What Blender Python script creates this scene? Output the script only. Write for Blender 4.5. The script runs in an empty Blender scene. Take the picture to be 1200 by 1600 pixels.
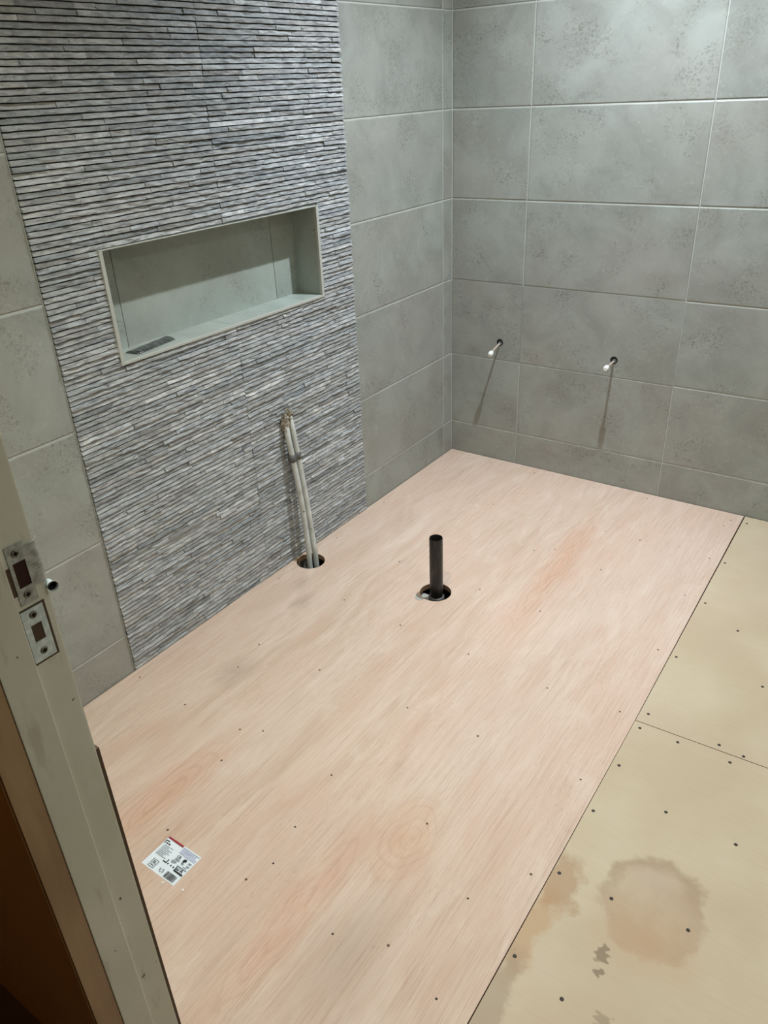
import bpy, bmesh, math, random
from mathutils import Vector, Matrix, noise as mn
random.seed(7)
C = bpy.context.scene.collection
S = bpy.context.scene

# ------------------------------------------------------------------ camera
CAM = Vector((1.5941, -2.7316, 1.4123)); YAW, PITCH, ROLL, FPX = 2.1986, -0.5004, -0.0448, 1201.5
fw = Vector((math.cos(PITCH)*math.cos(YAW), math.cos(PITCH)*math.sin(YAW), math.sin(PITCH)))
rt = fw.cross(Vector((0, 0, 1))).normalized(); up = rt.cross(fw)
c_, s_ = math.cos(ROLL), math.sin(ROLL)
R_ = rt*c_ + up*s_; U_ = up*c_ - rt*s_
cd = bpy.data.cameras.new('camera'); cam = bpy.data.objects.new('camera', cd); C.objects.link(cam)
cam.matrix_world = Matrix(((R_.x, U_.x, -fw.x, CAM.x), (R_.y, U_.y, -fw.y, CAM.y), (R_.z, U_.z, -fw.z, CAM.z), (0, 0, 0, 1)))
cd.sensor_fit = 'VERTICAL'; cd.sensor_height = 32.0; cd.lens = FPX/1600*32.0
cd.clip_start = 0.02
S.camera = cam

# ------------------------------------------------------------------ world, lamps, exposure
W = bpy.data.worlds.new('world'); S.world = W; W.use_nodes = True
W.node_tree.nodes['Background'].inputs[0].default_value = (1.0, 0.85, 0.7, 1)
W.node_tree.nodes['Background'].inputs[1].default_value = 0.01
S.view_settings.view_transform = 'Standard'; S.view_settings.look = 'None'
S.view_settings.gamma = 1.0; S.view_settings.use_curve_mapping = False
S.view_settings.exposure = 0.0
CEIL = 2.36
# downlights: x, y, watts, cone degrees, blend
LCOL = (0.87, 0.96, 1.05); LWARM = (0.98, 0.99, 0.86)
LAMPS = [(0.80, -0.57, 200, 134, 1.0, LCOL), (2.45, -0.57, 34, 160, 0.8, LCOL), (0.82, -2.04, 84, 110, 1.0, LWARM), (2.45, -1.95, 52, 150, 0.9, LWARM)]  # the last lamp is an added one, to brighten the door jamb

# ------------------------------------------------------------------ material helpers
def lin(c):
    return tuple((v/255/12.92 if v/255 <= 0.04045 else ((v/255+0.055)/1.055)**2.4) for v in c) + (1.0,)

class G:
    def __init__(s, name, rough=0.6, metal=0.0, spec=0.5):
        s.m = bpy.data.materials.new(name); s.m.use_nodes = True; s.t = s.m.node_tree
        s.b = s.t.nodes['Principled BSDF']
        s.b.inputs['Roughness'].default_value = rough; s.b.inputs['Metallic'].default_value = metal
        s.b.inputs['Specular IOR Level'].default_value = spec
    def put(s, sock, v):
        if isinstance(v, bpy.types.NodeSocket): s.t.links.new(v, sock)
        elif isinstance(v, (tuple, list)) and len(v) == 3 and sock.type == 'RGBA': sock.default_value = tuple(v)+(1,)
        else: sock.default_value = v
    def n(s, typ, out=0, **kw):
        nd = s.t.nodes.new('ShaderNode'+typ)
        for k, v in kw.items():
            if k.startswith('_'): setattr(nd, k[1:], v)
            else: s.put(nd.inputs[int(k[1:])] if k[0] == 'i' and k[1:].isdigit() else nd.inputs[k.replace('_', ' ')], v)
        return nd.outputs[out]
    def math(s, op, a, b=0.0, clamp=False):
        return s.n('Math', _operation=op, _use_clamp=clamp, i0=a, i1=b)
    def vmath(s, op, a, b): return s.n('VectorMath', _operation=op, i0=a, i1=b)
    def pos(s): return s.n('NewGeometry', 0)
    def noise(s, vec, scale, detail=4, rough=0.55, dist=0.0):
        return s.n('TexNoise', 0, Vector=vec, Scale=scale, Detail=detail, Roughness=rough, Distortion=dist)
    def rng(s, v, a, b, c=0.0, d=1.0):
        return s.n('MapRange', 0, Value=v, From_Min=a, From_Max=b, To_Min=c, To_Max=d, _clamp=True)
    def mix(s, f, a, b, mode='MIX'):
        nd = s.t.nodes.new('ShaderNodeMix'); nd.data_type = 'RGBA'; nd.blend_type = mode
        s.put(nd.inputs['Factor'], f)
        s.put(nd.inputs[6], a if not isinstance(a, tuple) else (a if len(a) == 4 else a+(1,)))
        s.put(nd.inputs[7], b if not isinstance(b, tuple) else (b if len(b) == 4 else b+(1,)))
        return nd.outputs[2]
    def scale(s, v, x, y, z): return s.vmath('MULTIPLY', v, (x, y, z))
    def col(s, v): s.put(s.b.inputs['Base Color'], v); return s
    def bump(s, h, strength=0.2, dist=0.002):
        s.put(s.b.inputs['Normal'], s.n('Bump', 0, Strength=strength, Distance=dist, Height=h))
    def blob(s, vec, cx, cy, rx, ry, ang=0.0, soft=1.0):
        """1 in the middle of an ellipse on the floor, falling to 0 at its rim"""
        d = s.vmath('SUBTRACT', vec, (cx, cy, 0))
        if ang: d = s.n('VectorRotate', 0, Vector=d, Angle=-ang, _rotation_type='Z_AXIS')
        d = s.vmath('MULTIPLY', d, (1/rx, 1/ry, 0))
        L = s.n('VectorMath', 1, _operation='LENGTH', i0=d)
        return s.rng(L, 1.0, 1.0-soft, 0, 1)

def plain(name, rgb, rough=0.6, metal=0.0, spec=0.5):
    g = G(name, rough, metal, spec); g.col(lin(rgb)); return g.m

def mat_tile(name, a, b, dark):
    g = G(name, 0.42, 0, 0.4)
    r = g.n('ObjectInfo', 5)
    off = g.n('CombineXYZ', 0, X=g.math('MULTIPLY', r, 37.0), Y=g.math('MULTIPLY', r, 91.0), Z=g.math('MULTIPLY', r, 53.0))
    p = g.vmath('ADD', g.pos(), off)
    cl = g.rng(g.noise(p, 5.5, 6, 0.62, 0.6), 0.34, 0.66)
    base = g.mix(cl, lin(a), lin(b))
    tint = g.rng(g.noise(p, 2.6, 2), 0.4, 0.65)
    base = g.mix(g.math('MULTIPLY', tint, 0.35), base, lin((158, 150, 142)))
    patch = g.rng(g.noise(p, 9.0, 4, 0.6, 0.3), 0.48, 0.66)
    sp = g.rng(g.noise(p, 130.0, 6, 0.75, 0.6), 0.50, 0.64)
    sp2 = g.rng(g.noise(p, 40.0, 6, 0.7, 0.8), 0.6, 0.7)
    m1 = g.math('MULTIPLY', g.math('MULTIPLY', patch, sp), 0.8)
    base = g.mix(m1, base, lin(dark))
    base = g.mix(g.math('MULTIPLY', g.math('MULTIPLY', sp2, patch), 0.3), base, lin(dark))
    lite = g.rng(g.noise(p, 60.0, 6, 0.7, 0.8), 0.57, 0.7)
    base = g.mix(g.math('MULTIPLY', lite, 0.28), base, lin((196, 196, 188)))
    g.col(base)
    g.put(g.b.inputs['Roughness'], g.rng(cl, 0, 1, 0.38, 0.5))
    g.bump(g.noise(p, 120, 4), 0.06, 0.001)
    return g.m

def mat_stone():
    g = G('split_stone', 0.62, 0, 0.35)
    at = g.n('Attribute', 0, _attribute_name='tone')
    p = g.pos()
    st = g.rng(g.noise(g.scale(p, 1, 1, 3.0), 26, 5, 0.65, 0.6), 0.36, 0.66, 0.0, 1.0)
    c = g.mix(st, (0.62, 0.62, 0.63), (1.22, 1.22, 1.2))
    base = g.mix(1.0, at, c, 'MULTIPLY')
    patch = g.rng(g.noise(p, 14, 3), 0.5, 0.72)
    base = g.mix(g.math('MULTIPLY', patch, 0.2), base, lin((178, 176, 172)))
    g.col(base)
    # slanting chisel scallops across each strip
    sk = g.n('VectorRotate', 0, Vector=p, Angle=0.6, _rotation_type='X_AXIS')
    ch = g.noise(g.scale(sk, 1, 60, 150), 1.0, 3, 0.6, 0.4)
    fn = g.noise(p, 240, 4, 0.6)
    g.bump(g.math('ADD', ch, g.math('MULTIPLY', fn, 0.35)), 0.5, 0.004)
    return g.m

def mat_ply():
    g = G('red_plywood', 0.55, 0, 0.3)
    p = g.pos()
    w1 = g.noise(g.scale(p, 1.5, 0.55, 1), 2.2, 3, 0.5)
    w2 = g.noise(g.scale(p, 5, 0.8, 1), 2.0, 3, 0.5)
    u = g.math('ADD', g.n('SeparateXYZ', 0, Vector=p), g.math('MULTIPLY', g.math('SUBTRACT', w1, 0.5), 0.55))
    # knot and flame figures bend the figure lines
    q = g.vmath('ADD', p, g.vmath('MULTIPLY', g.vmath('SUBTRACT', g.n('TexNoise', 1, Vector=p, Scale=9.0, Detail=3.0), (0.5, 0.5, 0.5)), (0.05, 0.05, 0)))
    knot = g.blob(q, 0.955, -1.815, 0.085, 0.15, 0.0, 1.0)
    fl1 = g.blob(q, 0.862, -2.095, 0.06, 0.36, 0.0, 1.0)
    fl2 = g.blob(q, 0.42, -2.03, 0.07, 0.26, 0.0, 1.0)
    fl3 = g.blob(q, 0.79, -0.62, 0.06, 0.55, 0.06, 1.0)
    figs = g.math('ADD', g.math('ADD', knot, fl1), g.math('ADD', fl2, fl3))
    u = g.math('ADD', u, g.math('MULTIPLY', figs, 0.10))
    bands = g.n('TexNoise', 0, Vector=g.n('CombineXYZ', 0, X=g.math('MULTIPLY', u, 13.0), Y=g.math('MULTIPLY', g.n('SeparateXYZ', 1, Vector=p), 0.6), Z=0.0), Scale=1.0, Detail=5.0, Roughness=0.6)
    fibre = g.noise(g.scale(p, 420, 7, 1), 1.0, 5, 0.65)
    fibre2 = g.noise(g.scale(p, 130, 2.2, 1), 1.0, 6, 0.7)
    hue = g.noise(g.scale(p, 2.3, 0.9, 1), 1.4, 3, 0.55)
    c = g.mix(g.rng(bands, 0.36, 0.64), lin((196, 170, 149)), lin((212, 191, 173)))
    c = g.mix(g.math('MULTIPLY', g.rng(hue, 0.42, 0.62), 0.7), c, lin((209, 181, 162)))
    xg = g.rng(g.n('SeparateXYZ', 0, Vector=p), 0.35, 1.1)
    c = g.mix(g.math('MULTIPLY', xg, 0.3), c, lin((212, 184, 169)))
    lightp = g.math('MAXIMUM', g.math('MAXIMUM', g.blob(q, 0.95, -1.46, 0.20, 0.42), g.blob(q, 1.12, -0.45, 0.16, 0.42)), g.math('MAXIMUM', g.blob(q, 0.47, -1.75, 0.14, 0.4), g.blob(q, 0.98, -0.85, 0.14, 0.4)))
    c = g.mix(g.math('MULTIPLY', lightp, 0.25), c, lin((214, 199, 187)))
    c = g.mix(g.math('MULTIPLY', g.math('ADD', g.math('ADD', fl1, fl2), fl3), 0.5), c, lin((203, 152, 118)))
    c = g.mix(g.math('MULTIPLY', knot, 0.75), c, lin((200, 158, 122)))
    rings = g.math('SINE', g.math('MULTIPLY', figs, 34.0))
    c = g.mix(g.math('MULTIPLY', g.math('MULTIPLY', g.rng(rings, 0.2, 1.0), g.rng(figs, 0.05, 0.4)), 0.13), c, lin((150, 108, 80)))
    c = g.mix(g.math('MULTIPLY', g.rng(fibre2, 0.50, 0.72), 0.34), c, lin((166, 132, 108)))
    c = g.mix(g.math('MULTIPLY', g.rng(fibre, 0.52, 0.70), 0.42), c, lin((158, 122, 98)))
    c = g.mix(g.math('MULTIPLY', g.rng(fibre, 0.45, 0.30), 0.35), c, lin((228, 211, 194)))
    pore = g.noise(g.scale(p, 620, 45, 1), 1.0, 3, 0.6)
    pden = g.rng(g.noise(g.scale(p, 7, 2.5, 1), 1.0, 3), 0.42, 0.62, 0.15, 1.0)
    c = g.mix(g.math('MULTIPLY', g.math('MULTIPLY', g.rng(pore, 0.58, 0.70), pden), 0.5), c, lin((140, 104, 82)))
    mott = g.noise(g.scale(p, 16, 5, 1), 1.0, 5, 0.65, 0.8)
    c = g.mix(g.math('MULTIPLY', g.rng(mott, 0.52, 0.70), 0.35), c, lin((222, 206, 190)))
    c = g.mix(g.math('MULTIPLY', g.rng(mott, 0.46, 0.32), 0.32), c, lin((200, 162, 140)))
    # dirt: smears by the pipe holes, scuffs
    gr = g.math('MAXIMUM', g.blob(q, 0.19, -1.26, 0.035, 0.07), g.blob(q, 0.12, -1.18, 0.03, 0.06))
    c = g.mix(g.math('MULTIPLY', gr, 0.32), c, lin((128, 112, 98)))
    gl = g.math('MAXIMUM', g.blob(q, 0.25, -1.62, 0.06, 0.09), g.blob(q, 1.0, -2.1, 0.10, 0.2))
    c = g.mix(g.math('MULTIPLY', gl, 0.35), c, lin((140, 118, 102)))
    g.col(c)
    g.bump(g.math('ADD', fibre, g.math('MULTIPLY', fibre2, 0.5)), 0.12, 0.001)
    return g.m

def mat_pale():
    g = G('pale_board', 0.55, 0, 0.35)
    p = g.pos()
    q = g.vmath('ADD', p, g.vmath('MULTIPLY', g.vmath('SUBTRACT', g.n('TexNoise', 1, Vector=p, Scale=13.0, Detail=5.0, Roughness=0.6), (0.5, 0.5, 0.5)), (0.10, 0.10, 0)))
    c = g.mix(g.rng(g.noise(p, 3.2, 4), 0.38, 0.64), lin((188, 170, 142)), lin((199, 184, 158)))
    c = g.mix(g.math('MULTIPLY', g.rng(g.noise(g.scale(p, 1, 1.6, 1), 2.0, 3), 0.5, 0.65), 0.5), c, lin((190, 168, 146)))
    fib = g.noise(g.scale(p, 8, 160, 1), 1.0, 4, 0.6)
    c = g.mix(g.math('MULTIPLY', g.rng(fib, 0.5, 0.72), 0.16), c, lin((168, 148, 112)))
    # dried puddle: a disc with a darker rim, brown below, greyish above
    def dist(cx, cy, rx, ry):
        d = g.vmath('MULTIPLY', g.vmath('SUBTRACT', q, (cx, cy, 0)), (1/rx, 1/ry, 0))
        return g.n('VectorMath', 1, _operation='LENGTH', i0=d)
    d = dist(1.44, -1.685, 0.105, 0.115)
    ins = g.rng(d, 1.02, 0.86)
    yy = g.n('SeparateXYZ', 1, Vector=p); xx = g.n('SeparateXYZ', 0, Vector=p)
    far = g.rng(g.math('ADD', yy, g.math('MULTIPLY', xx, -0.5)), -2.46, -2.34)
    rim = g.math('MULTIPLY', g.math('MULTIPLY', ins, g.rng(d, 0.62, 0.95)), far)
    c = g.mix(g.math('MULTIPLY', g.math('MULTIPLY', ins, g.rng(g.noise(p, 11, 4), 0.32, 0.62, 0.45, 1.0)), 0.5), c, lin((164, 132, 104)))
    c = g.mix(g.math('MULTIPLY', rim, 0.5), c, lin((140, 116, 86)))
    c = g.mix(g.math('MULTIPLY', g.blob(q, 1.43, -1.63, 0.06, 0.05), 0.55), c, lin((178, 158, 142)))
    c = g.mix(g.math('MULTIPLY', g.blob(q, 1.45, -1.76, 0.13, 0.10), 0.4), c, lin((184, 146, 108)))
    # stains along the joint with the plywood
    s1 = g.rng(dist(1.275, -1.735, 0.045, 0.075), 1.05, 0.75)
    c = g.mix(g.math('MULTIPLY', s1, 0.6), c, lin((160, 122, 82)))
    s2 = g.rng(dist(1.262, -1.87, 0.035, 0.13), 1.1, 0.5)
    c = g.mix(g.math('MULTIPLY', s2, 0.5), c, lin((176, 132, 84)))
    s3 = g.rng(dist(1.262, -2.03, 0.03, 0.13), 1.1, 0.7)
    c = g.mix(g.math('MULTIPLY', s3, 0.45), c, lin((140, 122, 100)))
    # dark scuffed paint marks
    q2 = g.vmath('ADD', p, g.vmath('MULTIPLY', g.vmath('SUBTRACT', g.n('TexNoise', 1, Vector=g.scale(p, 0.6, 1.6, 1), Scale=60.0, Detail=4.0), (0.5, 0.5, 0.5)), (0.05, 0.03, 0)))
    def d2(cx, cy, rx, ry):
        v = g.vmath('MULTIPLY', g.vmath('SUBTRACT', q2, (cx, cy, 0)), (1/rx, 1/ry, 0))
        return g.n('VectorMath', 1, _operation='LENGTH', i0=v)
    mk = g.math('MAXIMUM', g.rng(d2(1.393, -1.830, 0.012, 0.022), 1.0, 0.8), g.rng(d2(1.402, -1.869, 0.007, 0.008), 1.0, 0.8))
    mk2 = g.rng(d2(1.438, -1.945, 0.016, 0.018), 1.0, 0.8)
    c = g.mix(g.math('MULTIPLY', mk, 0.75), c, lin((118, 102, 76)))
    c = g.mix(g.math('MULTIPLY', mk2, 0.5), c, lin((128, 112, 86)))
    g.col(c)
    g.bump(fib, 0.05, 0.001)
    return g.m

def mat_paint():
    g = G('old_gloss_paint', 0.35, 0, 0.45)
    p = g.pos()
    c = g.mix(g.rng(g.noise(p, 6, 4), 0.4, 0.65), lin((210, 209, 192)), lin((220, 219, 205)))
    st = g.rng(g.noise(g.scale(p, 1, 1, 0.25), 45, 4), 0.58, 0.72)
    c = g.mix(g.math('MULTIPLY', st, 0.35), c, lin((150, 130, 100)))
    chip = g.rng(g.noise(p, 70, 3), 0.73, 0.76)
    c = g.mix(chip, c, lin((92, 74, 52)))
    g.col(c); g.bump(g.noise(g.scale(p, 1, 1, 0.3), 60, 4), 0.12, 0.002)
    return g.m

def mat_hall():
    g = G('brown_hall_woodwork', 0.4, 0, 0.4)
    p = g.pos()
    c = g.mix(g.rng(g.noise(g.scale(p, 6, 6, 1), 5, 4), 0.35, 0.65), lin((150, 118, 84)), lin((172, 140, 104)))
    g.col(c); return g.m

def mat_metal(name, a, b, rough=0.32, metal=0.8):
    g = G(name, rough, metal, 0.5)
    p = g.pos()
    c = g.mix(g.rng(g.noise(p, 130, 4), 0.4, 0.62), lin(a), lin(b))
    c = g.mix(g.math('MULTIPLY', g.rng(g.noise(p, 260, 4), 0.6, 0.7), 0.6), c, lin((120, 118, 108)))
    g.col(c); return g.m

M = dict(
    tile=mat_tile('grey_stone_tile', (143, 146, 139), (163, 167, 160), (98, 98, 88)),
    liner=mat_tile('niche_tile', (154, 163, 155), (174, 184, 176), (120, 122, 114)),
    grout=plain('grout', (194, 197, 190), 0.9),
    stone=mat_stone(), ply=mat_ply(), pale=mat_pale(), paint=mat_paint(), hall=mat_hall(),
    ceiling=plain('ceiling_paint', (235, 235, 228), 0.9),
    wallpaint=plain('wall_paint', (190, 186, 172), 0.9),
    void=plain('underfloor', (38, 30, 24), 0.95),
    trim=plain('tile_trim', (186, 187, 179), 0.45),
    steel=mat_metal('bright_zinc', (200, 214, 218), (226, 238, 242), 0.42, 0.25),
    dull=mat_metal('dull_zinc', (150, 154, 152), (186, 190, 190), 0.4, 0.45),
    screwm=mat_metal('screw_steel', (120, 118, 110), (160, 158, 150), 0.35),
    mortise=plain('bare_mortise_wood', (52, 22, 14), 0.9),
    black=G('black_plastic', 0.38, 0, 0.45).m,
    pipegrey=G('pale_grey_pipe', 0.5, 0, 0.4).m,
    clip=plain('grey_clip', (92, 92, 90), 0.5),
    plaster=G('crumbly_plaster', 0.95).m,
    white=plain('white_plastic', (238, 240, 236), 0.4),
    tube=plain('copper_brown_tube', (186, 172, 158), 0.4),
    hole=plain('dark_hole', (24, 22, 20), 0.9),
    ring=plain('chipped_tile_edge', (186, 184, 176), 0.8),
    paper=plain('sticker_paper', (226, 234, 240), 0.35),
    ink=plain('print_black', (34, 36, 38), 0.45),
    inkgrey=plain('print_grey', (128, 136, 146), 0.45),
    inkpale=plain('print_pale_blue', (186, 192, 212), 0.45),
    inkred=plain('print_red', (150, 48, 58), 0.45),
    floorscrew=plain('dark_screw', (44, 36, 28), 0.5, 0.3),
    plyscrew=plain('filled_screw', (98, 78, 62), 0.6, 0.1),
    film=plain('grey_film', (176, 172, 166), 0.3),
    packet=G('dark_glossy_film', 0.22, 0, 0.6).m,
    silver=plain('silver_foil', (205, 208, 208), 0.25, 0.7),
    ply_edge=plain('plywood_edge', (150, 118, 90), 0.8),
    darkwood=plain('dark_bare_wood', (84, 64, 46), 0.8),
    stain=plain('hall_brown', (178, 142, 92), 0.7),
    lamp=None)
def _tune():
    g = object.__new__(G); g.m = M['black']; g.t = g.m.node_tree; g.b = g.t.nodes['Principled BSDF']
    p = g.pos()
    c = g.mix(g.rng(g.noise(g.scale(p, 60, 60, 8), 1, 4), 0.5, 0.75), lin((30, 30, 29)), lin((84, 82, 78)))
    g.col(c)
    g = object.__new__(G); g.m = M['pipegrey']; g.t = g.m.node_tree; g.b = g.t.nodes['Principled BSDF']
    p = g.pos()
    c = g.mix(g.rng(g.noise(p, 18, 4), 0.4, 0.65), lin((186, 188, 182)), lin((212, 216, 212)))
    c = g.mix(g.rng(g.noise(p, 75, 3), 0.68, 0.73), c, lin((84, 78, 66)))
    g.col(c)
    g = object.__new__(G); g.m = M['plaster']; g.t = g.m.node_tree; g.b = g.t.nodes['Principled BSDF']
    p = g.pos()
    c = g.mix(g.rng(g.noise(p, 160, 5), 0.38, 0.62), lin((84, 76, 62)), lin((182, 172, 154)))
    g.col(c); g.bump(g.noise(p, 220, 4), 0.8, 0.003)
    g = object.__new__(G); g.m = M['packet']; g.t = g.m.node_tree; g.b = g.t.nodes['Principled BSDF']
    p = g.pos()
    c = g.mix(g.rng(g.noise(g.scale(p, 20, 160, 1), 1, 4), 0.4, 0.65), lin((48, 52, 50)), lin((98, 104, 100)))
    g.col(c)
_tune()
gl = G('lamp_lens'); gl.b.inputs['Emission Color'].default_value = LCOL+(1,); gl.b.inputs['Emission Strength'].default_value = 12.0
gl.col(lin((255, 255, 250))); M['lamp'] = gl.m

# ------------------------------------------------------------------ object helpers
def obj(name, bm, mats, parent=None, smooth=False):
    me = bpy.data.meshes.new(name); bm.to_mesh(me); bm.free()
    for m in (mats if isinstance(mats, (list, tuple)) else [mats]): me.materials.append(m)
    if smooth:
        for f in me.polygons: f.use_smooth = True
    o = bpy.data.objects.new(name, me); C.objects.link(o)
    if parent: o.parent = parent
    return o
def struct(o, label=None):
    o['kind'] = 'structure'
    if label: o['label'] = label
    return o
def empty(name, loc=(0, 0, 0)):
    o = bpy.data.objects.new(name, None); C.objects.link(o); o.location = loc; o.empty_display_size = 0.05
    bpy.context.view_layer.update(); return o
def tag(o, label, cat, group=None):
    o['label'] = label; o['category'] = cat
    if group: o['group'] = group
    return o
def under(o, par):          # parent, keep the place
    o.parent = par; o.matrix_parent_inverse = par.matrix_world.inverted(); return o
def box(bm, x0, x1, y0, y1, z0, z1, mi=0):
    v = [bm.verts.new((x, y, z)) for x in (x0, x1) for y in (y0, y1) for z in (z0, z1)]
    fs = []
    for q in ((0, 1, 3, 2), (4, 6, 7, 5), (0, 4, 5, 1), (2, 3, 7, 6), (0, 2, 6, 4), (1, 5, 7, 3)):
        f = bm.faces.new([v[i] for i in q]); f.material_index = mi; fs.append(f)
    return v
def bxo(name, b, m, parent=None, bev=0.0):
    bm = bmesh.new(); box(bm, *b)
    if bev: bmesh.ops.bevel(bm, geom=bm.edges[:], offset=bev, segments=2, affect='EDGES', profile=0.6)
    return obj(name, bm, m, parent)
def tube(bm, pts, rad, seg=14, caps=True, mi=0):
    pts = [Vector(p) for p in pts]; rings = []
    prev = None
    for i, p in enumerate(pts):
        t = (pts[min(i+1, len(pts)-1)]-pts[max(i-1, 0)]).normalized()
        a = t.orthogonal().normalized() if prev is None else (prev - t*prev.dot(t)).normalized()
        prev = a; b = t.cross(a); r = rad[i] if isinstance(rad, (list, tuple)) else rad
        rings.append([bm.verts.new(p+(a*math.cos(k*2*math.pi/seg)+b*math.sin(k*2*math.pi/seg))*r) for k in range(seg)])
    for r0, r1 in zip(rings, rings[1:]):
        for k in range(seg):
            f = bm.faces.new((r0[k], r0[(k+1) % seg], r1[(k+1) % seg], r1[k])); f.material_index = mi; f.smooth = True
    if caps:
        for r, rev in ((rings[0], True), (rings[-1], False)):
            f = bm.faces.new(r[::-1] if rev else r); f.material_index = mi
    return rings
def slab(outline, holes, to3, d0, d1, mi_side=0):
    """flat plate from a 2-D outline with round holes; to3(u, v, d) maps into the room, d0 = face, d1 = back"""
    bm = bmesh.new(); edges = []
    loops = [outline] + [[(cx+r*math.cos(2*math.pi*k/n), cy+r*math.sin(2*math.pi*k/n)) for k in range(n)] for cx, cy, r, n in holes]
    vl = []
    for lp in loops:
        vs = [bm.verts.new((u, v, 0)) for u, v in lp]; vl.append(vs)
        for i in range(len(vs)): edges.append(bm.edges.new((vs[i], vs[(i+1) % len(vs)])))
    bmesh.ops.triangle_fill(bm, edges=edges, use_beauty=True, use_dissolve=False)
    top = bm.faces[:]
    back = {}
    for vs in vl:
        for v in vs: back[v] = bm.verts.new((v.co.x, v.co.y, 1))
    for f in top:
        f.material_index = 0
        bm.faces.new([back[v] for v in f.verts][::-1])
    for vs in vl:
        for i in range(len(vs)):
            a, b = vs[i], vs[(i+1) % len(vs)]
            f = bm.faces.new((a, b, back[b], back[a])); f.material_index = mi_side
    for v in bm.verts:
        v.co = to3(v.co.x, v.co.y, d0 if v.co.z < 0.5 else d1)
    bmesh.ops.recalc_face_normals(bm, faces=bm.faces[:])
    return bm

# ------------------------------------------------------------------ measures
V1, YR, YL = 0.3109, -0.6525, -1.7703
ROWS = [0.0, 0.1377, 0.4395, 0.7414, 1.0431, 1.3450, 1.647, 1.949, 2.251, CEIL]
AX, AY, WANG = 0.0046, 0.0075, 0.0056      # the tile courses and the far wall run slightly out of true
NB, NT, NL, NR = 0.8460, 1.1205, -1.6100, -0.8140     # niche, outside of its trim
YM = -1.2105                               # joint between the two columns of split-face tiles
GAP = 0.0016
ROOMX, ROOMY = 3.02, -2.40

# ------------------------------------------------------------------ floor
bm = bmesh.new(); box(bm, -0.1, ROOMX, -2.52, 0.1, -0.12, -0.09)
floor = struct(obj('floor', bm, M['void']), 'bare plywood floor of the stripped bathroom')
H1, H2 = (0.0595, -1.060, 0.049, 40), (0.524, -0.996, 0.0505, 40)
flat = lambda u, v, d: Vector((u, v, d))
ply = obj('floor_board', slab([(0.0025, -0.002), (1.2300, -0.0015+WANG), (1.2437, -1.2145), (1.2462, -2.45), (0.0025, -2.45)], [H1, H2], flat, 0.0, -0.018, 1), [M['ply'], M['ply_edge']], floor)
ply['label'] = 'pinkish plywood sheet with two round pipe holes'
bA = obj('floor_board', slab([(1.2345, 0.004), (2.45, 0.010), (2.45, -1.171), (1.2452, -1.2135)], [], flat, 0.0, -0.018, 1), [M['pale'], M['ply_edge']], floor)
bA['label'] = 'pale board beside the tiled wall'
bB = obj('floor_board', slab([(1.2448, -1.2155), (2.45, -1.1735), (2.45, -2.45), (1.2490, -2.45)], [], flat, 0.0, -0.018, 1), [M['pale'], M['ply_edge']], floor)
bB['label'] = 'pale board with brown water stains'
bC = obj('floor_board', slab([(2.453, 0.012), (3.02, 0.014), (3.02, -2.40), (2.453, -2.40)], [], flat, 0.0, -0.018, 1), [M['pale'], M['ply_edge']], floor)
PLY = [(0.418,-1.778),(0.241,-1.603),(0.228,-1.791),(0.472,-1.750),(0.498,-2.088),(0.752,-2.023),(0.730,-2.082),(0.035,-1.783),(0.453,-1.878),(0.731,-1.928),(0.222,-1.496),(0.039,-0.888),(0.032,-0.577),(0.038,-1.201),(0.324,-0.905),(0.300,-1.184),(0.525,-1.200),(0.222,-0.046),(0.423,-0.045),(0.682,-0.050),(0.888,-0.036),(0.406,-0.375),(0.682,-0.604),(0.740,-0.559),(0.967,-0.352),(0.843,-0.354),(1.198,-0.050),(1.187,-0.106),(1.200,-0.351),(1.193,-0.606),(1.206,-0.911),(1.202,-1.206),(0.921,-0.601),(1.203,-1.467),(1.213,-1.753),(1.132,-1.870),(0.637,-0.909),(0.849,-0.916),(0.764,-1.210),(1.010,-1.222),(0.446,-1.490),(0.736,-1.484),(0.938,-1.474),(0.708,-1.769),(0.970,-1.763),(0.952,-2.076),(1.054,-2.036),(1.180,-2.069)]
PALE = [(1.251,-0.046),(1.251,-0.354),(1.257,-0.616),(1.258,-0.916),(1.265,-1.176),(1.372,-0.707),(1.482,-0.919),(1.440,-1.189),(1.497,-1.196),(1.263,-1.235),(1.355,-1.233),(1.475,-1.232),(1.262,-1.379),(1.260,-1.535),(1.394,-1.453),(1.540,-1.457),(1.260,-1.719),(1.368,-1.716),(1.511,-1.700),(1.261,-1.924),(1.364,-1.948)]
def screw_mesh(m, r):
    bm = bmesh.new(); n = 10
    a = [bm.verts.new((r*math.cos(2*math.pi*k/n), r*math.sin(2*math.pi*k/n), 0.0001)) for k in range(n)]
    b = [bm.verts.new((0.7*r*math.cos(2*math.pi*k/n), 0.7*r*math.sin(2*math.pi*k/n), 0.0006)) for k in range(n)]
    c = bm.verts.new((0, 0, 0.0002))
    for k in range(n):
        bm.faces.new((a[k], a[(k+1) % n], b[(k+1) % n], b[k])); bm.faces.new((b[k], b[(k+1) % n], c))
    me = bpy.data.meshes.new('screw'); bm.to_mesh(me); bm.free(); me.materials.append(m); return me
sm_ply = [screw_mesh(M['plyscrew'], 0.0030), screw_mesh(M['floorscrew'], 0.0024)]
sm_pale = screw_mesh(M['floorscrew'], 0.0040)
for i, (x, y) in enumerate(PLY):
    o = bpy.data.objects.new('screw', sm_ply[i % 2]); C.objects.link(o); o.parent = ply; o.location = (x, y, 0)
for x, y in PALE:
    o = bpy.data.objects.new('screw', sm_pale); C.objects.link(o); o.parent = bA if y > -1.21 else bB; o.location = (x, y, 0)

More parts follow.
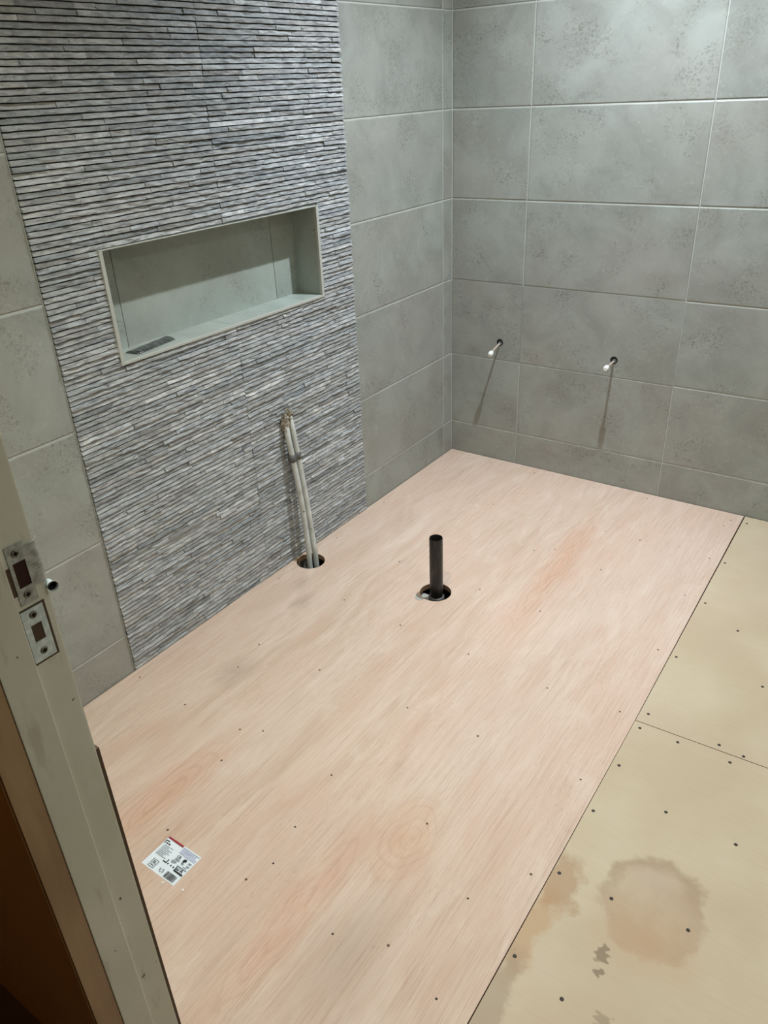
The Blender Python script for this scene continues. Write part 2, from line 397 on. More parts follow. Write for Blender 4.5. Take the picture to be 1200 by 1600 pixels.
# ------------------------------------------------------------------ ceiling and outer walls
ceiling = struct(bxo('ceiling', (-0.25, ROOMX+0.1, -4.2, 0.2, CEIL, CEIL+0.08), M['ceiling']))
struct(bxo('wall_right', (ROOMX, ROOMX+0.1, -2.52, 0.1, -0.12, CEIL), M['tile']))
# front wall with the doorway the photographer stands in
DX0, DX1, DH = 0.895, 1.715, 2.02
bm = bmesh.new()
box(bm, -0.25, DX0, -2.487, ROOMY, -0.12, CEIL); box(bm, DX1, ROOMX+0.1, -2.487, ROOMY, -0.12, CEIL); box(bm, DX0, DX1, -2.487, ROOMY, DH, CEIL)
for f in bm.faces:
    if f.normal.y < -0.5 or f.calc_center_median().y < -2.48: f.material_index = 1
wf = struct(obj('wall_front', bm, [M['wallpaint'], M['stain']]))
# hall behind: floor, walls
struct(bxo('floor_hall', (-0.25, ROOMX+0.1, -4.2, -2.46, -0.09, -0.002), M['darkwood']))
struct(bxo('wall_hall_left', (-0.35, -0.25, -4.2, -2.505, -0.12, CEIL), M['hall']))
struct(bxo('wall_hall_right', (ROOMX+0.1, ROOMX+0.2, -4.2, -2.505, -0.12, CEIL), M['hall']))
struct(bxo('wall_hall_back', (-0.35, ROOMX+0.2, -4.3, -4.2, -0.12, CEIL), M['hall']))

# ------------------------------------------------------------------ far wall (tiles)
wb = struct(bxo('wall_back', (-0.10, ROOMX, 0.0022, 0.12, -0.12, CEIL), M['grout']), 'wall of large grey stone-effect tiles')
wb.rotation_euler.z = WANG
def tile_bm(u0, u1, v0, v1, to3, holes=()):
    """a tile with a small pillowed edge; to3(u, v, d): d = depth behind the face"""
    be = 0.0030; d = 0.0024
    if holes:
        return slab([(u0, v0), (u1, v0), (u1, v1), (u0, v1)], list(holes), to3, 0.0, d)
    bm = bmesh.new()
    o_ = [bm.verts.new(to3(u, v, d)) for u, v in ((u0, v0), (u1, v0), (u1, v1), (u0, v1))]
    m_ = [bm.verts.new(to3(u, v, 0.0016)) for u, v in ((u0+.0002, v0+.0002), (u1-.0002, v0+.0002), (u1-.0002, v1-.0002), (u0+.0002, v1-.0002))]
    i_ = [bm.verts.new(to3(u, v, 0)) for u, v in ((u0+be, v0+be), (u1-be, v0+be), (u1-be, v1-be), (u0+be, v1-be))]
    bm.faces.new(i_)
    for a, b in ((o_, m_), (m_, i_)):
        for k in range(4): bm.faces.new((a[k], a[(k+1) % 4], b[(k+1) % 4], b[k]))
    bmesh.ops.recalc_face_normals(bm, faces=bm.faces[:])
    if bm.faces[0].normal.dot(to3(0, 0, -1)-to3(0, 0, 0)) < 0: bmesh.ops.reverse_faces(bm, faces=bm.faces[:])
    return bm
rz = lambda k, x, y: ROWS[k] + (AX*x + AY*y if 0 < k < len(ROWS)-1 else 0)
bk3 = lambda u, v, d: Vector((u, d + u*WANG, v + AX*u if v > 0.01 else v))
HOLES = [(0.221, 0.511), (0.689, 0.506)]
cols = [0.0, V1]
while cols[-1] < ROOMX: cols.append(cols[-1]+0.6024)
for i in range(len(cols)-1):
    for k in range(len(ROWS)-1):
        u0, u1 = cols[i]+GAP*0.7, min(cols[i+1], ROOMX)-GAP*0.7
        v0, v1 = ROWS[k]+(GAP if k else -0.012), ROWS[k+1]-GAP
        hs = [(x, z-AX*x, 0.0145, 20) for x, z in HOLES if u0 < x < u1 and v0 < z < v1]
        obj('tile', tile_bm(u0, u1, v0, v1, bk3, hs), M['tile'], wb)

# the tiles were laid out in wall coordinates already: undo the parent's turn for them
for o in wb.children:
    o.matrix_parent_inverse = Matrix.Rotation(-WANG, 4, 'Z')

# ------------------------------------------------------------------ left wall
lf3 = lambda u, v, d: Vector((-d, u, v + AY*u if 0.01 < v < CEIL-0.01 else v))
def plate_rect(o, holes_rects): pass
bm = bmesh.new()
for (y0, y1, z0, z1) in ((-2.505, 0.1, -0.12, NB+0.004), (-2.505, 0.1, NT-0.004, CEIL), (-2.505, NL+0.004, NB+0.004, NT-0.004), (NR-0.004, 0.1, NB+0.004, NT-0.004)):
    box(bm, -0.12, -0.0022, y0, y1, z0, z1)
box(bm, -0.13, -0.12, -2.505, 0.1, -0.12, CEIL)
wl = struct(obj('wall_left', bm, M['grout']), 'wall with a split-face stone panel between grey tiles')
for (y0, y1) in ((-0.0675, 0.0), (YR, -0.0675), (YL-0.602, YL), (-2.40, YL-0.602)):
    for k in range(len(ROWS)-1):
        g0 = GAP if y1 < -0.001 else 0.0005
        obj('tile', tile_bm(y0+GAP*0.7, y1-g0*0.7, ROWS[k]+(GAP if k else -0.012), ROWS[k+1]-GAP, lf3), M['tile'], wl)

# split-face tiles: a backing per tile, and the stone strips on it
def proj(P):
    q = Vector(P)-CAM
    z = q.dot(fw)
    return (600+FPX*q.dot(R_)/z, 800-FPX*q.dot(U_)/z)
MOSB = plain('split_stone_backing', (60, 61, 60), 0.9)
strips = []
COURSES = 24
colsM = [(YL+0.001, YM-0.0006), (YM+0.0006, YR-0.001)]
for (c0, c1) in colsM:
    for k in range(len(ROWS)-1):
        z0, z1 = (ROWS[k] if k else -0.010), ROWS[k+1]
        # backing (with the niche cut out: pieces around it)
        bm = bmesh.new()
        ya, yb, za, zb = c0, c1, z0+0.0006, z1-0.0006
        rects = []
        if za < NT and zb > NB:
            sh = -AY*(ya+yb)/2
            nb, nt = NB+sh-0.002, NT+sh+0.002
            nl, nr = max(ya, NL-0.002), min(yb, NR+0.002)
            rects = [(ya, yb, za, min(zb, max(za, nb))), (ya, yb, max(za, min(zb, nt)), zb), (ya, nl, max(za, nb), min(zb, nt)), (nr, yb, max(za, nb), min(zb, nt))]
        else: rects = [(ya, yb, za, zb)]
        for (p, q, r, s) in rects:
            if q-p > 0.002 and s-r > 0.002:
                v = box(bm, -0.006, -0.0015, p, q, r, s)
                for w in v: w.co.z += AY*w.co.y if k else 0
        if bm.verts: obj('split_face_tile', bm, MOSB, wl)
        else: bm.free()
        n = 11 if k == 0 else (COURSES if k < 8 else 9)
        ph = (z1-z0)/n
        for j in range(n):
            y = c0
            while y < c1-0.004:
                L = random.choice((0.07, 0.11, 0.16, 0.22, 0.3))*random.uniform(0.75, 1.25)
                e = y+L
                if c1-e < 0.035: e = c1
                a, b = z0+j*ph+0.0014, z0+(j+1)*ph-0.0012
                if j == 0: a += 0.0003
                segs = [(y, e, a, b)]
                sh = -AY*(y+e)/2; nb, nt = NB+sh, NT+sh
                if b > nb and a < nt and e > NL and y < NR:      # clip at the niche
                    segs = []
                    if y < NL: segs.append((y, NL, a, b))
                    if e > NR: segs.append((NR, e, a, b))
                    m0, m1 = max(y, NL), min(e, NR)
                    if b > nt and b-max(a, nt) > 0.004: segs.append((m0, m1, max(a, nt), b))
                    if a < nb and min(b, nb)-a > 0.004: segs.append((m0, m1, a, min(b, nb)))
                for sg in segs:
                    if sg[1]-sg[0] > 0.006: strips.append(sg+(k, random.random() < 0.10, j in (0, 1) or j >= n-1))
                y = e+0.0009
def strip_into(bm, lay, y0, y1, z0, z1, k, worn, smooth_row, rs):
    dep = rs.gauss(0.0048, 0.0011); dep = min(max(dep, 0.0025), 0.0072)
    if smooth_row and rs.random() < 0.6: dep = 0.0042
    n = max(2, int((y1-y0)/0.019))
    g = rs.gauss(0.40, 0.05)
    if rs.random() < 0.12: g *= 0.8
    if rs.random() < 0.12: g *= 1.2
    tint = rs.uniform(-0.012, 0.012)
    tone = (g-0.006+tint, g+0.004, g+0.004-tint, 1)
    rows = []
    ph = rs.random()*9
    am = 0.0003 if (smooth_row and dep == 0.0042) else 0.0008
    for i in range(n+1):
        t = i/n; y = y0+(y1-y0)*t + (rs.uniform(-.004, .004) if 0 < i < n else 0)
        w = math.sin(ph+y*90)*0.0004
        zt = z1 + (rs.uniform(-.0006, .0004) if am > .0005 else 0) ; zb = z0 + (rs.uniform(-.0005, .0006) if am > .0005 else 0)
        zm = zt*0.45+zb*0.55+rs.uniform(-.0012, .0012)
        xs = [-0.0015, dep-0.0020+rs.gauss(0, am*.9)+w, dep-0.0006+rs.gauss(0, am*1.6)+w, dep+0.0004+rs.gauss(0, am*.5)+w, -0.0015]
        zs = [zt, zt, zm, zb, zb]
        rows.append([bm.verts.new((x, y, z+(AY*y if k else 0))) for x, z in zip(xs, zs)])
    fs = []
    for a, b in zip(rows, rows[1:]):
        for q in range(4):
            if rs.random() < 0.5:
                fs.append(bm.faces.new((a[q], a[q+1], b[q+1]))); fs.append(bm.faces.new((a[q], b[q+1], b[q])))
            else:
                fs.append(bm.faces.new((a[q], a[q+1], b[q]))); fs.append(bm.faces.new((a[q+1], b[q+1], b[q])))
    fs.append(bm.faces.new(rows[0])); fs.append(bm.faces.new(rows[-1][::-1]))
    for f in fs:
        for l in f.loops: l[lay] = tone
def strip_area(s):
    y0, y1, z0, z1 = s[:4]
    pts = [proj((0.004, y, z+AY*y)) for y, z in ((y0, z0), (y1, z0), (y1, z1), (y0, z1))]
    cx = sum(p[0] for p in pts)/4; cy = sum(p[1] for p in pts)/4
    if not (0 < cx < 1200 and 0 < cy < 1600): return 0
    return abs(sum(pts[i][0]*pts[(i+1) % 4][1]-pts[(i+1) % 4][0]*pts[i][1] for i in range(4)))/2
order = sorted(strips, key=strip_area, reverse=True)
rs = random.Random(11)
for s in order[:300]:
    bm = bmesh.new(); lay = bm.loops.layers.float_color.new('tone')
    strip_into(bm, lay, *s, rs)
    bmesh.ops.recalc_face_normals(bm, faces=bm.faces[:])
    obj('stone_strip', bm, M['stone'], wl)
bm = bmesh.new(); lay = bm.loops.layers.float_color.new('tone')
for s in order[300:]: strip_into(bm, lay, *s, rs)
bmesh.ops.recalc_face_normals(bm, faces=bm.faces[:])
so = obj('stone_strips', bm, M['stone'], wl); so['kind'] = 'stuff'

# niche in the left wall
ND = -0.090
IB, IT, IL, IR = 0.8530, 1.1165, -1.6000, -0.8255
bm = bmesh.new()
box(bm, ND-0.012, ND-0.003, IL-0.004, IR+0.004, IB-0.004, IT+0.004)
niche = obj('niche', bm, M['grout'], wl); niche['label'] = 'tiled recess with a slim grey edge trim'
def tile_box(b, m=M['liner']): return bxo('tile', b, m, niche)
for y0, y1 in ((IL, -1.5100), (-1.5075, -0.9315), (-0.9290, IR)):
    tile_box((ND-0.004, ND, y0, y1, IB, IT))
for y0, y1 in ((IL, -1.2165), (-1.2150, -0.9000), (-0.8985, IR)):
    tile_box((ND, -0.0005, y0, y1, IB-0.006, IB))
tile_box((ND, -0.0005, IL, IR, IT, IT+0.005))
tile_box((ND, -0.0005, IR, IR+0.005, IB, IT)); tile_box((ND, -0.0005, IL-0.005, IL, IB, IT))
for b in ((-0.002, 0.0085, NL, NR, IT-0.0005, NT-0.002), (-0.002, 0.0085, NL, NR, NB, IB-0.0005), (-0.002, 0.0082, NL, IL, IB-0.0005, IT-0.0005), (-0.002, 0.0082, IR, NR, IB-0.0005, IT-0.0005)):
    bxo('edge_trim', b, M['trim'], niche, 0.0008)

# ------------------------------------------------------------------ door frame (left jamb in view)
JX = 0.920
bm = bmesh.new(); box(bm, DX0, JX, -2.505, -2.398, -0.002, DH)
bmesh.ops.bevel(bm, geom=[e for e in bm.edges if abs(e.verts[0].co.z-e.verts[1].co.z) > 1], offset=0.0022, segments=2, affect='EDGES')
door = struct(obj('door_1', bm, M['paint']), 'old cream painted door frame with two metal keeps')
st = bxo('door_stop', (JX-0.001, JX+0.0035, -2.4735, -2.4352, 0.0, DH), M['paint'], door, 0.0012)
bxo('jamb_facing', (JX-0.001, JX+0.0022, -2.5048, -2.4738, 0.0, DH), M['hall'], door, 0.0006)['label'] = 'brown hall side of the frame'  # brown strip on the hall side of the door stop
bxo('architrave', (0.815, 0.9192, -2.5064, -2.487, 0.0, DH+0.06), M['stain'], door, 0.001)
bxo('packer', (0.897, 0.9165, -2.4005, -2.3925, 0.0, 0.745), M['darkwood'], door, 0.001)
bxo('head_jamb', (JX, 1.70, -2.505, -2.398, DH-0.03, DH), M['paint'], door)
bxo('right_jamb', (1.70, DX1, -2.505, -2.398, -0.002, DH), M['paint'], door)
# keeps
def plate(name, y0, y1, z0, z1, hy0, hy1, hz0, hz1, m, th=0.0012):
    bm = bmesh.new()
    for b in ((y0, y1, z0, hz0), (y0, y1, hz1, z1), (y0, hy0, hz0, hz1), (hy1, y1, hz0, hz1)):
        box(bm, JX-0.0005, JX+th, *b)
    bmesh.ops.remove_doubles(bm, verts=bm.verts[:], dist=0.00001)
    return obj(name, bm, m, door)
def keep_screw(par, y, z, th=0.0012):
    bm = bmesh.new(); n = 14; r = 0.0044
    rings = []
    for rr, x in ((r, 0.0002), (r*0.82, 0.0011), (r*0.42, 0.0009)):
        rings.append([bm.verts.new((JX+th+x, y+rr*math.cos(2*math.pi*k/n), z+rr*math.sin(2*math.pi*k/n))) for k in range(n)])
    for a, b in zip(rings, rings[1:]):
        for k in range(n): bm.faces.new((a[k], a[(k+1) % n], b[(k+1) % n], b[k]))
    f = bm.faces.new(rings[-1]); f.material_index = 1
    for (w, h) in ((0.0026, 0.0008), (0.0008, 0.0026)):
        q = [bm.verts.new((JX+th+0.00135, y+a*w, z+b*h)) for a, b in ((-1, -1), (1, -1), (1, 1), (-1, 1))]
        f = bm.faces.new(q); f.material_index = 1
    bmesh.ops.recalc_face_normals(bm, faces=bm.faces[:])
    obj('screw', bm, [M['screwm'], M['hole']], par)
def mortise(par, y0, y1, z0, z1):
    bm = bmesh.new(); q = [bm.verts.new((JX+0.0002, y, z)) for y, z in ((y0, z0), (y1, z0), (y1, z1), (y0, z1))]; bm.faces.new(q)
    obj('mortise', bm, M['mortise'], par)
kb = plate('bolt_keep', -2.4340, -2.4090, 0.9018, 0.9660, -2.4275, -2.4155, 0.9255, 0.9465, M['steel']); kb['label'] = 'shiny zinc keep with a square bolt hole'
keep_screw(kb, -2.4215, 0.9580); keep_screw(kb, -2.4215, 0.9125); mortise(kb, -2.4285, -2.4145, 0.924, 0.948)
bxo('packer', (JX-0.0004, JX+0.0004, -2.4350, -2.4060, 0.8990, 0.9680), M['darkwood'], kb)
kl = plate('latch_keep', -2.4300, -2.4105, 0.9725, 1.0400, -2.4262, -2.4128, 0.9915, 1.0205, M['dull']); kl['label'] = 'dull zinc keep with a curved lip'
keep_screw(kl, -2.4205, 1.0305); keep_screw(kl, -2.4205, 0.9830); mortise(kl, -2.428, -2.411, 0.990, 1.022)
# curved lip of the latch keep, in three tabs with slots between
for z0, z1 in ((1.0135, 1.0345), (1.0065, 1.0115), (0.9870, 1.0045)):
    bm = bmesh.new(); prof = []
    for i in range(4): prof.append((JX+0.0012, -2.4105+i*0.0030))
    cx, cy, r = JX-0.0068, -2.4015, 0.008
    for a in range(10, 100, 20): prof.append((cx+r*math.cos(math.radians(a)), cy+r*math.sin(math.radians(a))))
    vs = [[bm.verts.new((x, y, z)) for x, y in prof] for z in (z0, z1)]
    wi = [[bm.verts.new((x-0.0010, y-0.0004, z)) for x, y in prof] for z in (z0, z1)]
    for k in range(len(prof)-1):
        bm.faces.new((vs[0][k], vs[0][k+1], vs[1][k+1], vs[1][k])); bm.faces.new((wi[0][k], wi[1][k], wi[1][k+1], wi[0][k+1]))
        for q in (0, 1): bm.faces.new((vs[q][k], wi[q][k], wi[q][k+1], vs[q][k+1]))
    bmesh.ops.recalc_face_normals(bm, faces=bm.faces[:])
    obj('lip', bm, M['dull'], kl)
bm = bmesh.new()
rg = tube(bm, [(JX-0.006, -2.3945, 0.9790), (JX+0.004, -2.3950, 0.9790), (JX+0.006, -2.3950, 0.9790)], [0.0046, 0.0050, 0.0054], 16, False)
inn = tube(bm, [(JX+0.006, -2.3950, 0.9790), (JX-0.004, -2.3950, 0.9790)], [0.0054, 0.0038], 16, False, 1)
bm.faces.new(inn[-1]).material_index = 1
obj('ferrule', bm, [M['steel'], M['hole']], kl)
bxo('recess', (JX-0.0005, JX+0.0003, -2.4345, -2.4298, 0.985, 1.018), M['darkwood'], kl)

# ------------------------------------------------------------------ pipes
t = empty('waste_pipe', (0.524, -0.991, -0.018))
tag(t, 'short black plastic waste pipe standing up through the round hole in the plywood', 'pipe')
bm = bmesh.new(); px, py = 0.524, -0.991; r = 0.0210
tube(bm, [(px, py, -0.089), (px, py, 0.05), (px, py, 0.198), (px, py, 0.2)], [r, r, r, r-0.0006], 28, False)
inn = tube(bm, [(px, py, 0.2), (px, py, 0.12), (px, py, -0.05)], [r-0.0024]*3, 28, False, 1)
bm.faces.new(inn[-1]).material_index = 1
bmesh.ops.recalc_face_normals(bm, faces=bm.faces[:])
under(obj('pipe', bm, [M['black'], M['hole']]), t)
bm = bmesh.new()
tube(bm, [(px, py, -0.089), (px, py, -0.018), (px, py, -0.0150), (px, py, -0.0150)], [0.0255, 0.0255, 0.0240, 0.0212], 28, False)
under(obj('socket_collar', bm, M['clip']), t)

t = empty('pipe_pair', (0.058, -1.048, 0))
tag(t, 'pair of pale grey pipes clipped together, rising from floor hole to stone panel', 'pipes')
LP = [(0.060, -1.063, -0.088), (0.0575, -1.064, -0.022), (0.054, -1.0595, 0.027), (0.047, -1.0540, 0.112), (0.041, -1.0545, 0.203), (0.034, -1.0575, 0.303), (0.027, -1.0625, 0.393), (0.0225, -1.0665, 0.443), (0.018, -1.0665, 0.495), (0.010, -1.066, 0.515), (-0.004, -1.065, 0.522)]
RP = [(0.060, -1.030, -0.088), (0.0575, -1.030, -0.030), (0.055, -1.0285, 0.011), (0.051, -1.0285, 0.062), (0.046, -1.0290, 0.131), (0.039, -1.0290, 0.221), (0.032, -1.0315, 0.311), (0.0275, -1.0350, 0.381), (0.0235, -1.0385, 0.432), (0.019, -1.0400, 0.481), (0.014, -1.042, 0.515), (0.004, -1.043, 0.530), (-0.004, -1.043, 0.532)]
for P in (LP, RP):
    bm = bmesh.new(); tube(bm, P, 0.0092, 16)
    under(obj('pipe', bm, M['pipegrey']), t)
bm = bmesh.new()
tube(bm, [(0.0275, -1.0640, 0.372), (0.0257, -1.0640, 0.396)], 0.0118, 18); tube(bm, [(0.0275, -1.0375, 0.372), (0.0257, -1.0375, 0.396)], 0.0118, 18)
box(bm, 0.019, 0.0335, -1.060, -1.040, 0.375, 0.393)
box(bm, 0.003, 0.022, -1.057, -1.045, 0.378, 0.390)
under(obj('pipe_clip', bm, M['clip']), t)
bm = bmesh.new(); rr = random.Random(4)
for (cx, cy, cz, ax_, ay_, az_) in ((0.014, -1.066, 0.497, 0.0145, 0.0135, 0.028), (0.012, -1.062, 0.520, 0.013, 0.013, 0.012), (0.011, -1.043, 0.527, 0.013, 0.0125, 0.017), (0.013, -1.046, 0.508, 0.011, 0.010, 0.020)):
    mtx = Matrix.Translation((cx, cy, cz)) @ Matrix.Diagonal((ax_, ay_, az_, 1))
    res = bmesh.ops.create_icosphere(bm, subdivisions=3, radius=1.0, matrix=mtx)
    for v in res['verts']:
        d = (v.co-Vector((cx, cy, cz)))
        v.co += d*(0.45*mn.noise(v.co*160)+0.2*mn.noise(v.co*420))
under(obj('plaster_lump', bm, M['plaster']), t)

# capped pipe tails on the far wall
def tail(x, z, tipx, tipz, ln, label, ringm):
    t = empty('pipe_tail', (x, WANG*x, z)); tag(t, label, 'pipe', 'capped tails on the tiled wall')
    y0 = WANG*x
    bm = bmesh.new(); tube(bm, [(x+0.002, y0+0.03, z-0.002), (x, y0, z-0.004), ((x+tipx)/2, y0-ln*0.5, (z+tipz)/2-0.002), (tipx, y0-ln*0.84, tipz)], 0.0040, 12)
    under(obj('tube', bm, M['tube']), t)
    d = (Vector((tipx, y0-ln*0.84, tipz))-Vector(((x+tipx)/2, y0-ln*0.5, (z+tipz)/2-0.002))).normalized()
    a = Vector((tipx, y0-ln*0.84, tipz))-d*0.006
    bm = bmesh.new(); tube(bm, [a, a+d*0.002, a+d*0.011, a+d*0.019, a+d*0.023], [0.0062, 0.0094, 0.0102, 0.0088, 0.0060], 16)
    under(obj('end_cap', bm, M['white'], None), t)
    bm = bmesh.new()
    tube(bm, [(x, y0+0.0020, z), (x, y0+0.004, z)], [0.0160, 0.0150], 24, False); 
    inn = tube(bm, [(x, y0+0.0015, z), (x, y0+0.0019, z)], [0.0142, 0.0141], 24, True, 1)
    bmesh.ops.recalc_face_normals(bm, faces=bm.faces[:])
    under(obj('dark_hole', bm, [ringm, M['hole']]), t)
    bm = bmesh.new(); tube(bm, [(x+.002, y0+0.0010, z-0.003), (x+.002, y0-0.0012, z-0.003)], [0.0084, 0.0078], 18)
    under(obj('tube_collar', bm, M['clip']), t)
tail(0.221, 0.511, 0.2230, 0.4890, 0.090, 'thin pipe tail with white cap nearest the corner, short of the vertical joint', M['hole'])
tail(0.689, 0.506, 0.6905, 0.5000, 0.090, 'thin pipe tail with white cap in the middle of a full-width tile', M['ring'])

# ------------------------------------------------------------------ sticker and scraps on the plywood
SX, SY, SW, SH = 0.5150, -2.1752, 0.0995, 0.0785
t = empty('product_sticker', (SX+SW/2, SY+SH/2, 0))
tag(t, 'white printed sticker with red bar and barcode lying on the plywood', 'sticker')
bm = bmesh.new(); n = 10
vs = [[bm.verts.new((SX+SW*i/n, SY+SH*j/8, 0.0004+0.0003*math.sin(i*.9+j))) for j in range(9)] for i in range(n+1)]
for i in range(n):
    for j in range(8): bm.faces.new((vs[i][j], vs[i+1][j], vs[i+1][j+1], vs[i][j+1]))
ex = bmesh.ops.extrude_face_region(bm, geom=bm.faces[:])
for v in [g for g in ex['geom'] if isinstance(g, bmesh.types.BMVert)]: v.co.z = 0.00005
bmesh.ops.recalc_face_normals(bm, faces=bm.faces[:])
under(obj('paper', bm, M['paper']), t)
bm = bmesh.new(); ZP = 0.0011; LAY = [0]
def ink(poly, mi):
    LAY[0] += 1
    f = bm.faces.new([bm.verts.new((SX+u/100*SW, SY+v/78*SH, ZP+LAY[0]*0.000004)) for u, v in poly]); f.material_index = mi
    if f.normal.z < 0 or True:
        f.normal_update()
        if f.normal.z < 0: f.normal_flip()
def rect(u0, v0, u1, v1, mi): ink([(u0, v0), (u1, v0), (u1, v1), (u0, v1)], mi)
rect(0.6, 73.0, 47.5, 77.6, 3)
rect(2, 60, 4.2, 69, 0); rect(2, 66.8, 12.5, 69, 0)
rect(7, 61.5, 12, 64, 0); rect(13.4, 61.3, 19.5, 64.2, 0)
for i, (u1, v) in enumerate(((34.5, 57.6), (24, 54.2), (37, 50.8), (33, 47.4), (37.5, 43.8), (30, 40.4), (26, 37.0), (37, 33.8))):
    u = 6.5 + (i % 2)*0.6
    while u < u1:
        w = random.uniform(1.5, 4.2); rect(u, v-0.75, min(u+w, u1), v+0.75, 1); u += w+0.8
rect(50.5, 60.5, 91, 74.5, 2); rect(66, 59, 97.5, 66, 2); rect(51, 73.6, 98, 74.7, 1); rect(60, 66, 76, 66.8, 1); rect(58, 69, 82, 69.7, 1)
rect(35.5, 27.3, 46, 29.6, 0); rect(43.8, 27.3, 46, 37.4, 0)
for b in ((15, 3.8, 31.5, 4.7), (15, 21.4, 31.5, 22.3), (15, 3.8, 15.9, 22.3), (30.6, 3.8, 31.5, 22.3), (15, 12.2, 31.5, 12.8), (18.5, 8, 28, 9.4), (18.5, 14.5, 28, 15.8), (18.5, 17.6, 26, 18.9)): rect(*b, 0)
u = 64.5; rb = random.Random(3)
while u < 94:
    w = rb.choice((0.5, 0.8, 1.2, 1.9)); rect(u, 2.6, u+w, 17.2, 0); u += w+rb.choice((0.5, 0.7, 1.1))
for uu, vv in ((44.5, 12.5), (44.5, 9.5), (47.5, 6.5), (52, 13.5), (53, 10.5), (54, 7.5)): rect(uu, vv, uu+4.5, vv+1.5, 1)
for uu in (50.5, 59.5, 67.2):
    ink([(uu+1.9*math.cos(k*.7854), 29+1.9*math.sin(k*.7854)) for k in range(8)], 0)
rect(70.5, 35.4, 98, 37.4, 1); rect(72.5, 23.2, 98.6, 26.6, 0); rect(72.5, 24, 75, 34, 0); rect(76, 28.4, 83, 30.4, 0); rect(76, 32, 86, 33, 1)
for uu, vv, w in ((54, 46.5, 13), (54, 44, 13), (52, 40.5, 12), (51, 38, 14), (52, 35.5, 9), (72, 45.5, 8), (74, 43.2, 7), (88, 53, 9), (88, 50.6, 7), (89, 46, 8), (89, 43.6, 8), (84, 40, 10)): rect(uu, vv, uu+w, vv+1.3, 1)
# round swirl mark
ink([(77+4.6*math.cos(k*.3927), 51.5+4.6*math.sin(k*.3927)) for k in range(3, 13)], 0)
ink([(78+3.4*math.cos(k*.5236), 53.2+3.4*math.sin(k*.5236)) for k in range(-3, 4)], 0)
under(obj('printing', bm, [M['ink'], M['inkgrey'], M['inkpale'], M['inkred']]), t)
def text(s, u, v, size, name):
    cu = bpy.data.curves.new(name, 'FONT'); cu.body = s; cu.size = size; cu.align_x = 'CENTER'; cu.align_y = 'CENTER'; cu.offset = size*0.02
    to = bpy.data.objects.new(name, cu); C.objects.link(to)
    bpy.context.view_layer.update()
    me = bpy.data.meshes.new_from_object(to.evaluated_get(bpy.context.evaluated_depsgraph_get()))
    bpy.data.objects.remove(to)
    me.materials.clear(); me.materials.append(M['ink'])
    o = bpy.data.objects.new(name, me); C.objects.link(o); o.location = (SX+u/100*SW, SY+v/78*SH, ZP+0.0012)
    under(o, t)
text('CE', 59.5, 52.2, 0.0085, 'lettering'); text('A', 90, 31, 0.0105, 'lettering')
def scrap(x, y, a, b, ang, label):
    bm = bmesh.new(); pts = [(-a, -b*.4), (-a*.2, -b), (a, -b*.5), (a*.7, b*.6), (-a*.4, b)]
    ca, sa = math.cos(ang), math.sin(ang)
    lo = [bm.verts.new((x+p*ca-q*sa, y+p*sa+q*ca, 0.0002)) for p, q in pts]
    hi = [bm.verts.new((x+.8*(p*ca-q*sa), y+.8*(p*sa+q*ca), 0.0014)) for p, q in pts]
    bm.faces.new(hi); bm.faces.new(lo[::-1])
    for k in range(5): bm.faces.new((lo[k], lo[(k+1) % 5], hi[(k+1) % 5], hi[k]))
    tag(obj('paper_scrap', bm, M['white']), label, 'scrap', 'white scraps by the sticker')
scrap(0.590, -2.182, 0.0042, 0.0020, 0.5, 'tiny white paper scrap touching the lower edge of the sticker')
scrap(0.638, -2.171, 0.0036, 0.0026, 0.2, 'tiny white crumb lying apart from the sticker, nearer the door')

# grey film scrap hanging over the rim of the waste pipe hole
bm = bmesh.new(); rr = random.Random(9)
ctr = Vector((0.494, -1.047))
prof = [(0.484, -1.058, 0.0012), (0.503, -1.064, 0.0012), (0.513, -1.050, 0.0010), (0.507, -1.040, -0.004), (0.490, -1.030, -0.004), (0.478, -1.040, 0.0012)]
top = [bm.verts.new(p) for p in prof]; bot = [bm.verts.new((p[0], p[1], p[2]-0.0009)) for p in prof]
mid = bm.verts.new((0.494, -1.0475, 0.0014))
for k in range(6):
    a, b = k, (k+1) % 6
    bm.faces.new((top[a], top[b], mid)); bm.faces.new((bot[b], bot[a], top[a])) ; bm.faces.new((bot[b], top[a], top[b]))
tag(obj('plastic_scrap', bm, M['film']), 'grey plastic film scrap on the rim of the waste pipe hole', 'scrap')
# grey membrane below the board, lit in the hole
bm = bmesh.new(); box(bm, 0.455, 0.512, -1.075, -0.985, -0.0300, -0.0285)
o = obj('membrane', bm, M['film'], floor)

# dark packet on the niche ledge
t = empty('foil_packet', (-0.045, -1.47, IB)); tag(t, 'dark glossy flat packet lying on the niche ledge', 'packet')
cs = [Vector((-0.0560, -1.5470, IB)), Vector((-0.0150, -1.5390, IB)), Vector((-0.0330, -1.4020, IB)), Vector((-0.0800, -1.3970, IB))]
bm = bmesh.new(); n, m_ = 12, 6; up_ = []; lo_ = []
for i in range(n+1):
    ra, rb_ = [], []
    for j in range(m_+1):
        s, q = i/n, j/m_
        p = (cs[0]*(1-q)+cs[1]*q)*(1-s)+(cs[3]*(1-q)+cs[2]*q)*s
        h = 0.0010+0.0052*(max(0.0, math.sin(math.pi*q)))**0.6+0.0008*math.sin(i*1.7+j)*math.sin(math.pi*q)
        ra.append(bm.verts.new(p+Vector((0, 0, h)))); rb_.append(bm.verts.new(p+Vector((0, 0, 0.0002))))
    up_.append(ra); lo_.append(rb_)
for i in range(n):
    for j in range(m_):
        bm.faces.new((up_[i][j], up_[i+1][j], up_[i+1][j+1], up_[i][j+1])); bm.faces.new((lo_[i][j], lo_[i][j+1], lo_[i+1][j+1], lo_[i+1][j]))
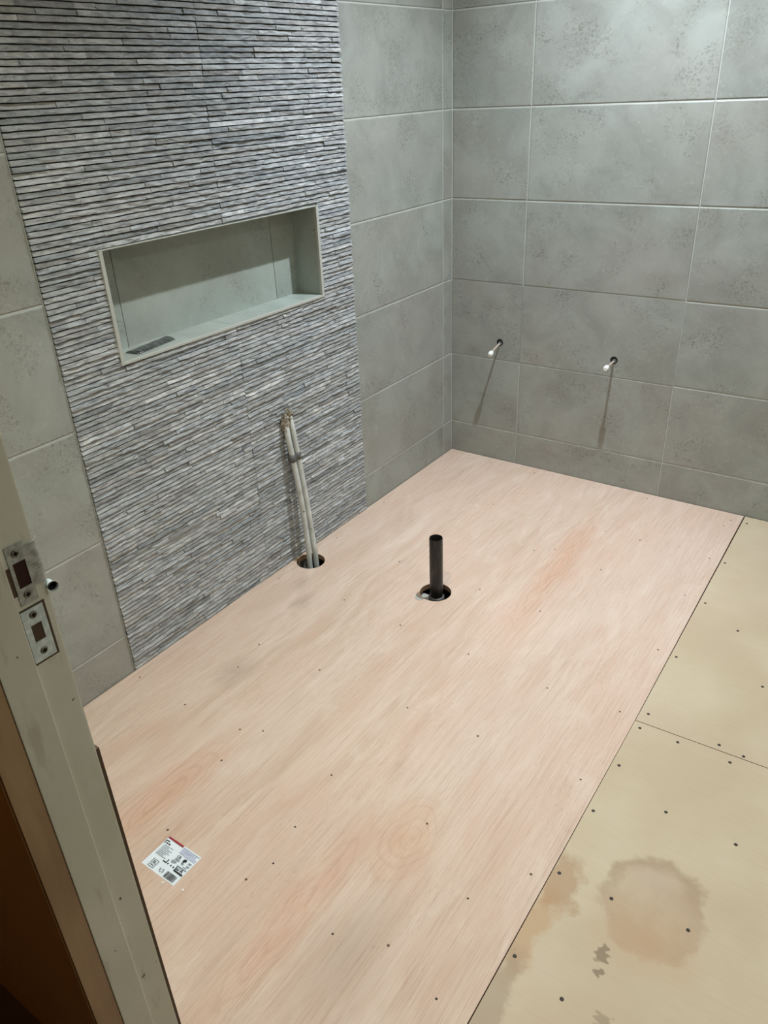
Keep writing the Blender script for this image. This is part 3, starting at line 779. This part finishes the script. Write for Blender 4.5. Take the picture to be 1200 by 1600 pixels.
for i in range(n):
    for j in (0, m_): bm.faces.new((up_[i][j], lo_[i][j], lo_[i+1][j], up_[i+1][j]))
for j in range(m_):
    for i in (0, n): bm.faces.new((up_[i][j], up_[i][j+1], lo_[i][j+1], lo_[i][j]))
bmesh.ops.recalc_face_normals(bm, faces=bm.faces[:])
under(obj('sleeve', bm, M['packet'], None, True), t)
bm = bmesh.new()
a = [cs[0]*(1-q)+cs[1]*q for q in (0.3, 0.55, 0.8)]
dv = (cs[3]-cs[0])*0.045
v0 = [bm.verts.new(p-dv*0.05+Vector((0, 0, 0.0015))) for p in a]; v1 = [bm.verts.new(p+dv+Vector((0, 0, 0.0070-0.0012*k))) for k, p in enumerate(a)]
for k in range(2): bm.faces.new((v0[k], v0[k+1], v1[k+1], v1[k]))
under(obj('foil_end', bm, M['silver']), t)

# ------------------------------------------------------------------ ceiling downlights
for i, (x, y, wt, cone, bl, lc) in enumerate(LAMPS):
    t = empty('ceiling_downlight', (x, y, CEIL))
    tag(t, ('round recessed downlight nearest the tiled corner, above the waste pipe', 'round recessed downlight by the far wall, above the pale boards', 'round recessed downlight near the doorway, above the sticker', 'added round downlight brightening the door jamb, above the stained pale board')[i], 'light', 'ceiling downlights')
    bm = bmesh.new(); tube(bm, [(x, y, CEIL-0.0005), (x, y, CEIL-0.006), (x, y, CEIL-0.006), (x, y, CEIL-0.0005)], [0.045, 0.042, 0.031, 0.030], 24, False)
    under(obj('bezel', bm, M['steel']), t)
    bm = bmesh.new(); tube(bm, [(x, y, CEIL-0.0008), (x, y, CEIL-0.002)], 0.030, 20)
    under(obj('lens', bm, M['lamp']), t)
    ld = bpy.data.lights.new('downlight_lamp', 'SPOT'); ld.energy = wt; ld.color = lc; ld.spot_size = math.radians(cone); ld.spot_blend = bl; ld.shadow_soft_size = 0.022
    lo = bpy.data.objects.new('downlight_lamp', ld); C.objects.link(lo); lo.location = (x, y, CEIL-0.010); under(lo, t)
# dim warm hall lamp
ld = bpy.data.lights.new('hall_lamp', 'POINT'); ld.energy = 4.5; ld.color = (1.0, 0.62, 0.3); ld.shadow_soft_size = 0.08
lo = bpy.data.objects.new('hall_lamp', ld); C.objects.link(lo); lo.location = (0.3, -3.6, 2.1)
